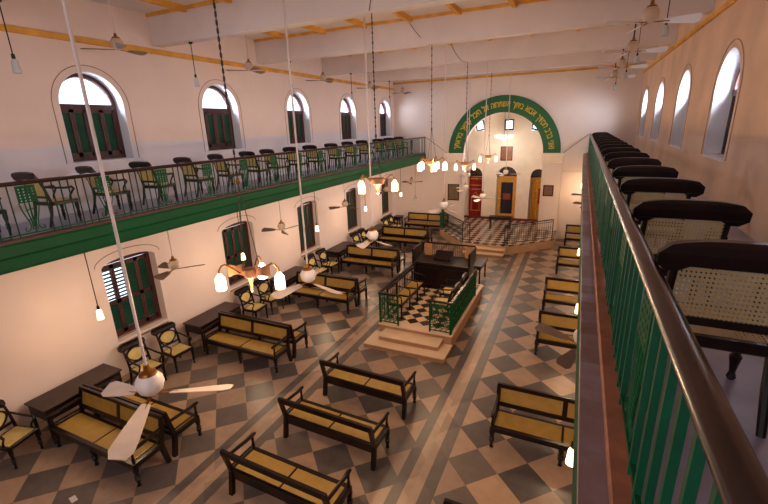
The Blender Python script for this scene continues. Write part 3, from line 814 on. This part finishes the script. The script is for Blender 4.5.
def chair(name, label, cat='chair', cn=CANEP, wide=.5, crest=.62, medal=False):
    """local: sitter faces +y, origin at the middle of the seat on the floor"""
    root = empty(name); tag(root, label, cat)
    hw = wide / 2; sh = .43; d0, d1 = -.22, .24
    m = MB().cbox(-hw, hw, d1 - .05, d1, sh - .06, sh).cbox(-hw, hw, d0, d0 + .05, sh - .06, sh).cbox(-hw, -hw + .05, d0, d1, sh - .06, sh).cbox(hw - .05, hw, d0, d1, sh - .06, sh)
    m.build('seat_frame', WOOD, root)
    MB().box(-hw + .04, hw - .04, d0 + .04, d1 - .04, sh - .012, sh + .004).build('cane_seat', cn, root)
    for x in (-hw + .03, hw - .03): turned_leg(x, d1 - .03, sh - .04).build('leg', WOOD, root, True)
    top = .86
    for x in (-hw + .03, hw - .03):
        MB().tube([(x, d0 - .09, 0), (x, d0 - .02, .22), (x, d0 + .02, sh), (x, d0 - .03, .66), (x, d0 - .1, top)], [.02, .024, .026, .022, .02], 8).build('leg', WOOD, root, True)
    # crest: bowed board with rounded drooping ends
    ch = crest / 2; n = 14
    out = []
    for i in range(n + 1):
        u = -1 + 2 * i / n; out.append((u * ch, .96 - .035 * abs(u) ** 3 - (.0 if abs(u) < .95 else .03)))
    for i in range(n + 1):
        u = 1 - 2 * i / n; out.append((u * ch, (.80 if abs(u) > .6 else .825) + .035 * (abs(u) > .97)))
    yb = d0 - .1
    MB().prism(out, lambda u, v, t: (u, yb - (v - .84) * .35 + t - .18 * (u / ch) ** 2 * .25, v), -.024, .024).build('crest_rail', WOOD, root)
    lo = .52
    zc0, zc1 = lo + .02, .815
    def yy(z): return d0 + .01 - (z - sh) / (top - sh) * .11
    MB().bar((-hw + .04, yy(lo), lo), (hw - .04, yy(lo), lo), .03, .04).build('back_rail', WOOD, root)
    if medal:
        o2 = []
        for i in range(24):
            a = 2 * pi * i / 24; r = 1 + .12 * cos(2 * a) ; o2.append((.185 * cos(a) * (1 + .18 * sin(a)) * r, .68 + .155 * sin(a)))
        inn = [(x * .84, .68 + (z - .68) * .84) for x, z in o2]
        MB().prism(o2, lambda u, v, t: (u, yy(v) + t, v), -.016, .016, [inn]).build('back_surround', WOOD, root)
        MB().prism([(x * .88, .68 + (z - .68) * .88) for x, z in o2], lambda u, v, t: (u, yy(v) + t, v), -.004, .004).build('cane_back', cn, root)
    else:
        MB().prism([(-hw + .05, zc0), (hw - .05, zc0), (hw - .045, zc1), (-hw + .045, zc1)], lambda u, v, t: (u, yy(v) + t, v), -.004, .004).build('cane_back', cn, root)
    for s_ in (-1, 1):
        x = s_ * (hw - .02)
        MB().tube([(x * .98, yy(.70), .70), (x * 1.06, d0 + .12, .665), (x * 1.1, .06, .645), (x * 1.1, .17, .65), (x * 1.08, .205, .61), (x * 1.02, .17, .56), (x, .13, .5), (x, .12, sh)], [.018, .018, .02, .022, .02, .016, .016, .018], 8).build('armrest', WOOD, root, True)
    return root

# rows of cane benches on the left, back to back, with the wall desks between
BEN = bench(2.27, 'cane_bench', '')
places = ['nearest row', 'second row', 'third row', 'fourth row', 'fifth row', 'last row by the back wall']
for i, y in enumerate((3.12, 6.60, 10.02, 13.40, 16.85, 20.2)):
    place(BEN, (.86, y, 0), 0, 'golden cane bench facing the viewer, left side, ' + places[i], 'cane benches on the left of the hall')
    if i < 5:
        place(BEN, (3.12, y + 1.24, 0), pi, 'cane bench turned away from the viewer, left side, ' + places[i], 'cane benches on the left of the hall')
DESK = None
for i, y in enumerate((3.10, 6.62, 10.0, 13.45, 16.9)):
    lab = 'long dark desk against the left wall beside the ' + places[i] + ' of benches'
    if DESK is None:
        DESK = empty('wall_desk'); tag(DESK, lab, 'desk', 'desks along the left wall')
        MB().cbox(-.02, .60, -.02, 1.46, .72, .755).build('desk_top', mat('matt_dark_wood', (58, 40, 38), .55, noise=.2), DESK)
        MB().box(.0, .58, .02, 1.42, .50, .72).build('desk_body', WOOD, DESK)
        MB().bar((.585, .05, .62), (.585, 1.4, .62), .012, .03).build('drawer_front', WOODR, DESK)
        for x in (.0, .53):
            for yy_ in (.02, 1.37): MB().cbox(x, x + .05, yy_, yy_ + .05, 0, .5, .01).build('leg', WOOD, DESK)
        used.add(DESK.name); DESK.location = (.17, y, 0)
    else:
        o = copy_tree(DESK); o.location = (.17, y, 0); o['label'] = lab
table('corner_table', (.2, 20.2, 0), .4, .5, .75, 'small dark table in the far left corner', 'table')
AC_ = chair('armchair', '', cn=CANES, medal=True, wide=.5, crest=.56)
AC_.scale = (1.07, 1.07, 1.05)
pl = ['under the nearest lower window, partly behind the fan', 'under the nearest lower window, second from the fan', 'under the second lower window, nearer one', 'under the second lower window, farther one',
      'under the third lower window, nearer one', 'under the third lower window, farther one', 'under the fourth lower window, nearer one', 'under the fourth lower window, farther one', 'under the last lower window, nearer one', 'under the last lower window, farther one']
place(AC_, (.48, 2.68, 0), -pi / 2 + .25, 'dark armchair with cane back at the left edge beside the nearest desk', 'cane armchairs along the left wall')
for i, (x, y) in enumerate(((.66, 5.14), (.66, 5.95), (.72, 8.62), (.72, 9.38), (.72, 12.1), (.72, 12.85), (.7, 15.55), (.7, 16.3), (.7, 18.75), (.7, 19.45))):
    place(AC_, (x, y, 0), -pi / 2 + random.uniform(-.12, .12), 'dark armchair with cane back ' + pl[i], 'cane armchairs along the left wall')
# three low open-backed benches in the middle
LOW = bench(1.9, 'low_cane_bench', '', high=False, mid=False, depth=.50)
for i, (y, t_) in enumerate(((3.57, 'nearest of the three'), (4.93, 'middle of the three'), (6.28, 'just before the platform steps'))):
    place(LOW, (6.51, y + .52, 0), pi - .03, 'low dark bench with open back and cane seat, ' + t_, 'low benches facing the reading platform')
# benches on the right
RB = bench(2.3, 'cane_bench', '')
rl = ['nearest on the right, only its corner post in view', 'right side, before the blank floor under the gallery edge', 'right side, beneath the near fan blades', 'right side, third along the gallery', 'right side, next to the sanctuary railing', 'right side, farthest, against the back wall']
for i, (x, y) in enumerate(((7.95, 3.42), (8.13, 6.18), (8.54, 9.65), (8.50, 12.2), (8.68, 15.8), (8.82, 19.6))):
    place(RB, (x, y, 0), 0, 'dark cane bench ' + rl[i], 'cane benches on the right of the hall')
# inside the reading platform
b3 = empty('platform_bench', (5.1, 9.5, BZ)); tag(b3, 'dark bench with three cane seats along the left railing of the platform', 'bench')
for i in range(3):
    MB().box(-.4, -.04, .06 + i * .62, .56 + i * .62, .415, .43).build('cane_seat', CANE, b3)
f = MB().cbox(-.04, .0, 0, 1.9, .36, .44).cbox(-.44, -.4, 0, 1.9, .36, .44)
for i in range(4): f.cbox(-.42, -.02, i * .62, .06 + i * .62, .37, .44)
f.build('seat_frame', WOOD, b3)
for i in range(4):
    y = .03 + i * .62
    MB().tube([(-.42, y, .7), (-.2, y, .68), (-.03, y, .64), (-.01, y, .56), (-.02, y, .44)], .018, 8).build('armrest', WOOD, b3, True)
    MB().cbox(-.04, 0, y - .02, y + .02, 0, .37, .008).build('leg', WOOD, b3)
    MB().cbox(-.44, -.4, y - .02, y + .02, 0, .82, .008).build('leg', WOOD, b3)
MB().bar((-.42, 0, .82), (-.42, 1.9, .82), .04, .05).build('back_rail', WOOD, b3)
place(AC_, (6.05, 10.1, BZ), 1.57, 'cane armchair inside the platform by its right railing', 'cane armchairs in the reading platform')
place(AC_, (6.05, 10.9, BZ), 1.57, 'cane armchair inside the platform nearest the reading desk', 'cane armchairs in the reading platform')

# gallery chairs
GC = chair('gallery_chair', '', cn=CANEP, wide=.52, crest=.63)
GL = chair('gallery_chair', '', cn=CANES, wide=.48, crest=.56)
for i, y in enumerate((2.12, 3.2, 4.35, 5.5, 6.65, 7.8, 9.0, 10.2, 11.4, 12.6, 13.8, 15.0, 16.2, 17.4, 18.6, 19.8)):
    nm = 'nearest the viewer, cropped by the frame' if i == 0 else ('farthest, at the back wall' if i == 15 else ordw[i] + ' back from the viewer')
    place(GC, (9.79, y + .42, GZ), -.02, 'dark armchair with pale cane back, right gallery, ' + nm, 'chairs in a row on the right gallery')
for i, y in enumerate((2.75, 3.78, 4.79, 5.82, 6.91, 7.89, 9.0, 9.91, 10.95, 12.04, 13.37, 14.64, 15.9, 17.35, 18.56, 19.8)):
    nm = 'at the left edge of the view' if i == 0 else ('farthest, in the back corner' if i == 15 else ordw[i] + ' from the left edge')
    place(GL, (.80 + random.uniform(-.04, .04), y + .36, GZ - .02), random.uniform(-.12, .12), 'dark armchair behind the bars of the left gallery, ' + nm, 'chairs in a row on the left gallery')

# ---------------------------------------------------------------- fans
def fan(label, loc, top, rad, angs, motor=WHITE, blade=BLADE, pitch=.25, mr=.15, rodm=ROD, rr=.016, droop=0., group=None, wbl=.17):
    root = empty('ceiling_fan', (loc[0], loc[1], loc[2])); tag(root, label, 'ceiling fan', group)
    h = top - loc[2]
    MB().tube([(0, 0, .12), (0, 0, h - .02)], rr, 8).build('rod', rodm, root)
    MB().lathe([(.02, h - .12), (.055, h - .06), (.06, h)], n=12).build('canopy', rodm, root, True)
    q = mr / .15
    MB().lathe([(.03 * q, -.14 * q), (.07 * q, -.13 * q), (.125 * q, -.08 * q), (.15 * q, .0), (.142 * q, .06 * q), (.1 * q, .12 * q)], n=20).build('motor', motor, root, True)
    MB().lathe([(.1 * q, .115 * q), (.085 * q, .15 * q), (.04 * q, .17 * q), (.028 * q, .24 * q)], n=14).build('motor_cap', BRASS, root, True)
    for a in angs:
        r_ = rad
        if isinstance(a, tuple): a, r_ = a
        c, s_ = cos(a), sin(a)
        n = 8; vs = []
        for t in (0, 1):
            for i in range(n + 1):
                u = i / n; rr_ = .2 + (r_ - .2) * u
                wd = (wbl * (.42 + .95 * u - .3 * u * u)) * (1 if u < .95 else .62) / 2
                for e in (-1, 1):
                    lx, ly = rr_, e * wd
                    z = -.13 * q + e * wd * pitch * (-1) - droop * u + (.004 if t else -.004)
                    vs.append((lx * c - ly * s_, lx * s_ + ly * c, z))
        N = 2 * (n + 1); fs = []
        for i in range(n):
            b0 = 2 * i
            fs += [(b0, b0 + 1, b0 + 3, b0 + 2), (N + b0, N + b0 + 2, N + b0 + 3, N + b0 + 1), (b0, b0 + 2, N + b0 + 2, N + b0), (b0 + 1, N + b0 + 1, N + b0 + 3, b0 + 3)]
        fs += [(0, N, N + 1, 1), (2 * n, 2 * n + 1, N + 2 * n + 1, N + 2 * n)]
        bl = MB().add(vs, fs).build('blade', blade, root, True)
        MB().bar((.05 * c, .05 * s_, -.13 * q), (.28 * c, .28 * s_, -.135 * q), .035, .012).build('blade_iron', BRASS, bl)
    return root
HZ = 2.95
hall = [((5.07, 2.45), .74, ((.52, .86), (-.93, .98), (-2.9, .6)), 'white fan on a long pole, nearest, hanging over the front benches'),
        ((4.73, 5.94), .76, ((-.34, .9), (-1.75, .84), (1.9, .7)), 'white fan on a long pole, second from the viewer'),
        ((4.57, 8.98), .7, (-.5, -1.6, 2.2), 'white fan on a long pole, third from the viewer'),
        ((5.09, 13.36), .8, (-.75, -1.9, 1.4), 'white fan on a long pole, in front of the green pedestal')]
for (x, y), rd, an, lb in hall:
    bz = next((7.38 for b in beams if b <= y <= b + .27), 8.03)
    fan(lb, (x, y, 2.87), bz, rd, an, mr=.145, wbl=.2, pitch=.3, group='fans on long poles over the hall')
for (x, y, z, lb) in ((4.62, 18.2, 2.78, 'white fan low before the red curtain'), (5.86, 15.9, 2.80, 'white fan with pole crossing the middle niche'), (4.2, 20.3, 3.07, 'white fan high before the red curtain'), (5.98, 20.4, 3.22, 'white fan just below the apse panel')):
    fan(lb, (x, y, z), 8.03, .68, (.3, 2.4, -1.8), mr=.12, group='fans on long poles over the hall')
for i, (x, y) in enumerate(((9.94, 8.84), (9.99, 12.33), (10.0, 15.8), (10.0, 19.3))):
    fan('cream ceiling fan over the right gallery, ' + ordw[i] + ' from the viewer', (x, y, 7.1), 8.03, .72, (.1, -2.65, 1.9), motor=mat('cream_enamel', (206, 180, 156), .3), blade=mat('window_lit_fan_blade', (244, 244, 250), .35), mr=.13, rodm=IRON, pitch=.55, wbl=.18, group='fans over the right gallery')  # blade white paints in the window light they catch
for i, (y, z) in enumerate(((5.81, 7.13), (9.41, 7.1), (13.03, 7.12), (16.6, 7.1), (20.2, 7.09))):
    fan('ceiling fan on a short rod over the left gallery, ' + ordw[i] + ' from the viewer', (.87, y, z), 8.03, .6, (-.5, -2.3, 1.6), motor=MATS['cream_enamel'], blade=BLADEB, mr=.115, pitch=.25, rr=.011, group='fans over the left gallery')
for i, y in enumerate((2.1, 5.85, 9.58, 13.35, 17.1, 20.3)):
    nm = 'at the left edge, one blade in view' if i == 0 else ordw[i] + ' from the viewer'
    fan('brown bladed fan under the left gallery, ' + nm, (1.25, y, 2.72), 3.62, .62, (.35 + .5 * i, 2.45 + .5 * i, -1.75 + .5 * i), motor=MATS['cream_enamel'], blade=BLADEB, mr=.12, pitch=.4, wbl=.19, rr=.011, group='fans under the left gallery')
for i, (x, y, a0) in enumerate(((9.36, 5.42, 2.62), (9.6, 15.6, 2.5), (9.6, 17.7, 2.9))):
    fan('fan under the right gallery, blades reaching past the ledge, ' + ordw[i] + ' from the viewer', (x, y, 2.78), 3.6, .68, (a0, a0 + 1.75, a0 + 3.9), motor=WHITE, blade=BLADEB, mr=.12, pitch=.3, rr=.011, group='fans under the right gallery')

# ---------------------------------------------------------------- lamps
def point(loc, power, col=(1.0, .69, .42), r=.12):
    l = bpy.data.lights.new('lamp_light', 'POINT'); l.energy = power * 1.3; l.color = col; l.shadow_soft_size = r
    o = bpy.data.objects.new('lamp_light', l); COL.objects.link(o); o.location = loc; return o
def chandelier(label, loc, top, n=4, rad=.4, a0=.3, chains=True, power=60, sr=.065, group='chandeliers on the hall axis', angs=None, hang=.9, tin=False):
    root = empty('chandelier', loc); tag(root, label, 'chandelier', group)
    h = top - loc[2]
    ch = MB(); z = hang + .05
    pts = []
    while z < h:
        pts.append(z); z += .08
    ch.tube([(0, 0, hang), (0, 0, h)], .007, 6)
    for i, z in enumerate(pts): ch.box(-.013 if i % 2 else -.005, .013 if i % 2 else .005, -.005 if i % 2 else -.013, .005 if i % 2 else .013, z, z + .05)
    ch.build('chain', CHAIN, root)
    MB().lathe([(.012, hang - .06), (.028, hang - .03), (.012, hang + .03)], n=10).build('hanger', BRASS, root, True)
    for i in range(3):
        a = a0 + 2 * pi * i / 3 + .5
        MB().tube([(0, 0, hang - .02), (.13 * cos(a), .13 * sin(a), .08)], .005, 5).build('stay', CHAIN, root)
    bs = .55 if tin else 1
    MB().lathe([(r0 * bs, z0) for r0, z0 in ((.01, -.24), (.03, -.21), (.02, -.17), (.04, -.11), (.07, -.05), (.13, -.03), (.155, .07), (.14, .08), (.07, .04), (.03, .06))], n=18).build('bowl', TIN, root, True)
    if tin:
        for a in angs[:1] + angs[-1:]:
            vs = []; c, s_ = cos(a), sin(a)
            for t in (0, .008):
                for q in range(7):
                    for zz in (-.06, .10):
                        u = .07 + .2 * q / 6; zo = zz * (1 + .35 * abs(q - 3) / 3 - .3)
                        dd = .04 * (1 - ((q - 3) / 3) ** 2) + t
                        vs.append((u * c + dd * s_, u * s_ - dd * c, zo + .04))
            fs = []
            for q in range(6):
                b0 = 2 * q; fs += [(b0, b0 + 1, b0 + 3, b0 + 2), (14 + b0, 14 + b0 + 2, 14 + b0 + 3, 14 + b0 + 1), (b0, b0 + 2, b0 + 16, b0 + 14), (b0 + 1, b0 + 15, b0 + 17, b0 + 3)]
            fs += [(0, 14, 15, 1), (12, 13, 27, 26)]
            MB().add(vs, fs).build('tin_reflector', TIN, root, True)
    for i in range(len(angs) if angs else n):
        a = angs[i] if angs else a0 + 2 * pi * i / n
        c, s_ = cos(a), sin(a)
        p = [(.12, .02), (.22, .1), (.30, .15), (rad - .04, .13), (rad, .07), (rad, .0)]
        arm = MB().tube([(r_ * c, r_ * s_, z_) for r_, z_ in p], .012, 6).build('arm', BRASS, root, True)
        MB().lathe([(.02, .03), (sr * .6, .0), (sr * .95, -.03), (sr, -.06), (sr, -.18), (sr * .9, -.19)], (rad * c, rad * s_, 0), 14).build('glass_shade', SHADE, arm, True)
    point((loc[0], loc[1], loc[2] - .3), power)
    return root
chandelier('nearest chandelier with white glass shades on curved arms, against the left windows', (5.42, 3.78, 3.72), 7.38, 4, .38, .15, power=70, angs=[.35, 1.9, 3.65], hang=1.2, tin=True)
chandelier('second chandelier, before the left gallery fascia', (5.52, 7.40, 4.42), 7.38, 4, .34, .9, power=70, angs=[.5, 3.3, 4.0])
chandelier('third chandelier, glowing beside the end of the left gallery', (5.47, 10.9, 4.48), 7.38, 5, .36, .2, power=70)
chandelier('fourth chandelier, small, at the left foot of the green arch', (5.47, 14.58, 4.1), 7.38, 4, .32, .4, power=60, sr=.05, angs=[.3, 1.9, 3.4])
chandelier('fifth chandelier, small, seen within the arch', (5.58, 18.1, 4.08), 7.38, 4, .34, .8, power=60, sr=.05, angs=[.4, 3.5])
# glass chandelier of the apse
root = empty('crystal_chandelier', (5.6, 21.75, 4.72)); tag(root, 'white glowing glass chandelier hanging inside the arch', 'chandelier')
MB().tube([(0, 0, .15), (0, 0, 2.18)], .01, 6).build('chain', CHAIN, root)
MB().lathe([(.03, -.15), (.14, -.06), (.2, .02), (.05, .08), (.03, .2)], n=16).build('bowl', SHADEO, root, True)
for i in range(8):
    a = 2 * pi * i / 8
    arm = MB().tube([(.1 * cos(a), .1 * sin(a), 0), (.28 * cos(a), .28 * sin(a), -.03), (.4 * cos(a), .4 * sin(a), .02)], .01, 6).build('arm', SHADEO, root, True)
    MB().lathe([(.015, .02), (.045, .06), (.05, .12), (.03, .14)], (.4 * cos(a), .4 * sin(a), 0), 10).build('glass_shade', mat('lit_white_shade', (255, 246, 230), .3, emit=((255, 240, 220), 3)), arm, True)
point((5.6, 21.2, 4.3), 50, (1, .9, .78), .15)

def pendant(label, loc, top, lit, group, cord=IRON, r=.05, power=14):
    root = empty('pendant_lamp', loc); tag(root, label, 'pendant lamp', group)
    MB().tube([(0, 0, .1), (0, 0, top - loc[2])], .009, 6).build('rod', cord, root)
    MB().lathe([(.035, top - loc[2] - .04), (.045, top - loc[2])], n=10).build('canopy', cord, root, True)
    MB().lathe([(.018, .04), (.026, .07), (.022, .12)], n=10).build('holder', cord, root, True)
    MB().lathe([(.022, .05), (r * .85, .02), (r * .95, -.05), (r * 1.15, -.14), (r * .9, -.145)], n=14).build('glass_shade', SHADE if lit else SHADEO, root, True)
    if lit and power: point((loc[0], loc[1], loc[2] - .25), power)
for i, (x, y, z) in enumerate(((1.37, 3.8, 6.54), (1.05, 7.41, 6.60), (1.1, 10.9, 6.62), (1.1, 14.59, 6.62), (1.1, 18.09, 6.62))):
    pendant('unlit glass pendant over the left gallery, ' + ordw[i] + ' from the viewer', (x, y, z), 7.38, False, 'unlit pendants over the left gallery')
for i, (x, y, z) in enumerate(((10.38, 10.5, 7.14), (10.26, 14.2, 7.05), (10.28, 17.7, 6.95), (10.13, 20.3, 6.75))):
    pendant('unlit glass pendant over the right gallery, ' + ordw[i] + ' from the viewer', (x, y, z), 8.03, False, 'unlit pendants over the right gallery', r=.06)
for i, (x, y, z) in enumerate(((1.3, 4.12, 2.35), (1.3, 7.85, 2.36), (1.3, 11.33, 2.3), (1.3, 14.9, 2.3), (1.3, 18.7, 2.3))):
    pendant('lit pendant under the left gallery, ' + ordw[i] + ' from the viewer', (x, y, z), 3.62, True, 'lit pendants under the left gallery', power=26)
for i, (x, y, z) in enumerate(((9.32, 3.94, 2.2), (9.34, 7.82, 2.2), (9.33, 11.59, 2.2), (9.5, 15.2, 2.2), (9.3, 20.3, 2.75))):
    pendant('lit pendant by the right gallery ledge, ' + ordw[i] + ' from the viewer', (x, y, z), 3.6, True, 'lit pendants under the right gallery', power=26)
# hanging oil lantern by the back wall
root = empty('hanging_lantern', (1.6, 19.9, 1.8)); tag(root, 'small hanging lantern on a thin rod before the back wall', 'lantern')
MB().tube([(0, 0, .2), (0, 0, 1.82)], .007, 6).build('rod', CHAIN, root)
MB().lathe([(.01, -.1), (.05, -.03), (.09, .04), (.10, .06)], n=12).build('bowl', SHADEO, root, True)
for i in range(3):
    a = 2 * pi * i / 3; MB().tube([(.09 * cos(a), .09 * sin(a), .06), (0, 0, .24)], .006, 5).build('stay', CHAIN, root)
# electric wires slung between the beams
def wire(a, b, sag, label, r=.008):
    pts = []
    for i in range(13):
        t = i / 12; p = Vector(a).lerp(Vector(b), t); p.z -= sag * 4 * t * (1 - t); pts.append(p)
    o = MB().tube(pts, r, 5).build('wire', CHAIN); tag(o, label, 'wire')
wire((4.95, 10.72, 7.9), (5.45, 10.8, 7.37), .06, 'dark wire slung to the third chandelier')
wire((5.9, 11.1, 7.4), (5.47, 14.43, 7.37), .12, 'dark wire slung to the fourth chandelier')
wire((5.66, 7.24, 7.95), (5.54, 7.26, 7.39), .03, 'dark wire dropping to the second chandelier')
o = MB().add([(2.28, 2.5, .002), (2.42, 2.47, .002), (2.44, 2.55, .002), (2.31, 2.58, .002), (2.28, 2.5, .008), (2.42, 2.47, .01), (2.44, 2.55, .008), (2.31, 2.58, .012)],
             [(0, 3, 2, 1), (4, 5, 6, 7), (0, 1, 5, 4), (1, 2, 6, 5), (2, 3, 7, 6), (3, 0, 4, 7)]).build('paper_scrap', WHITE)
tag(o, 'scrap of white paper lying on the floor before the nearest benches', 'paper')
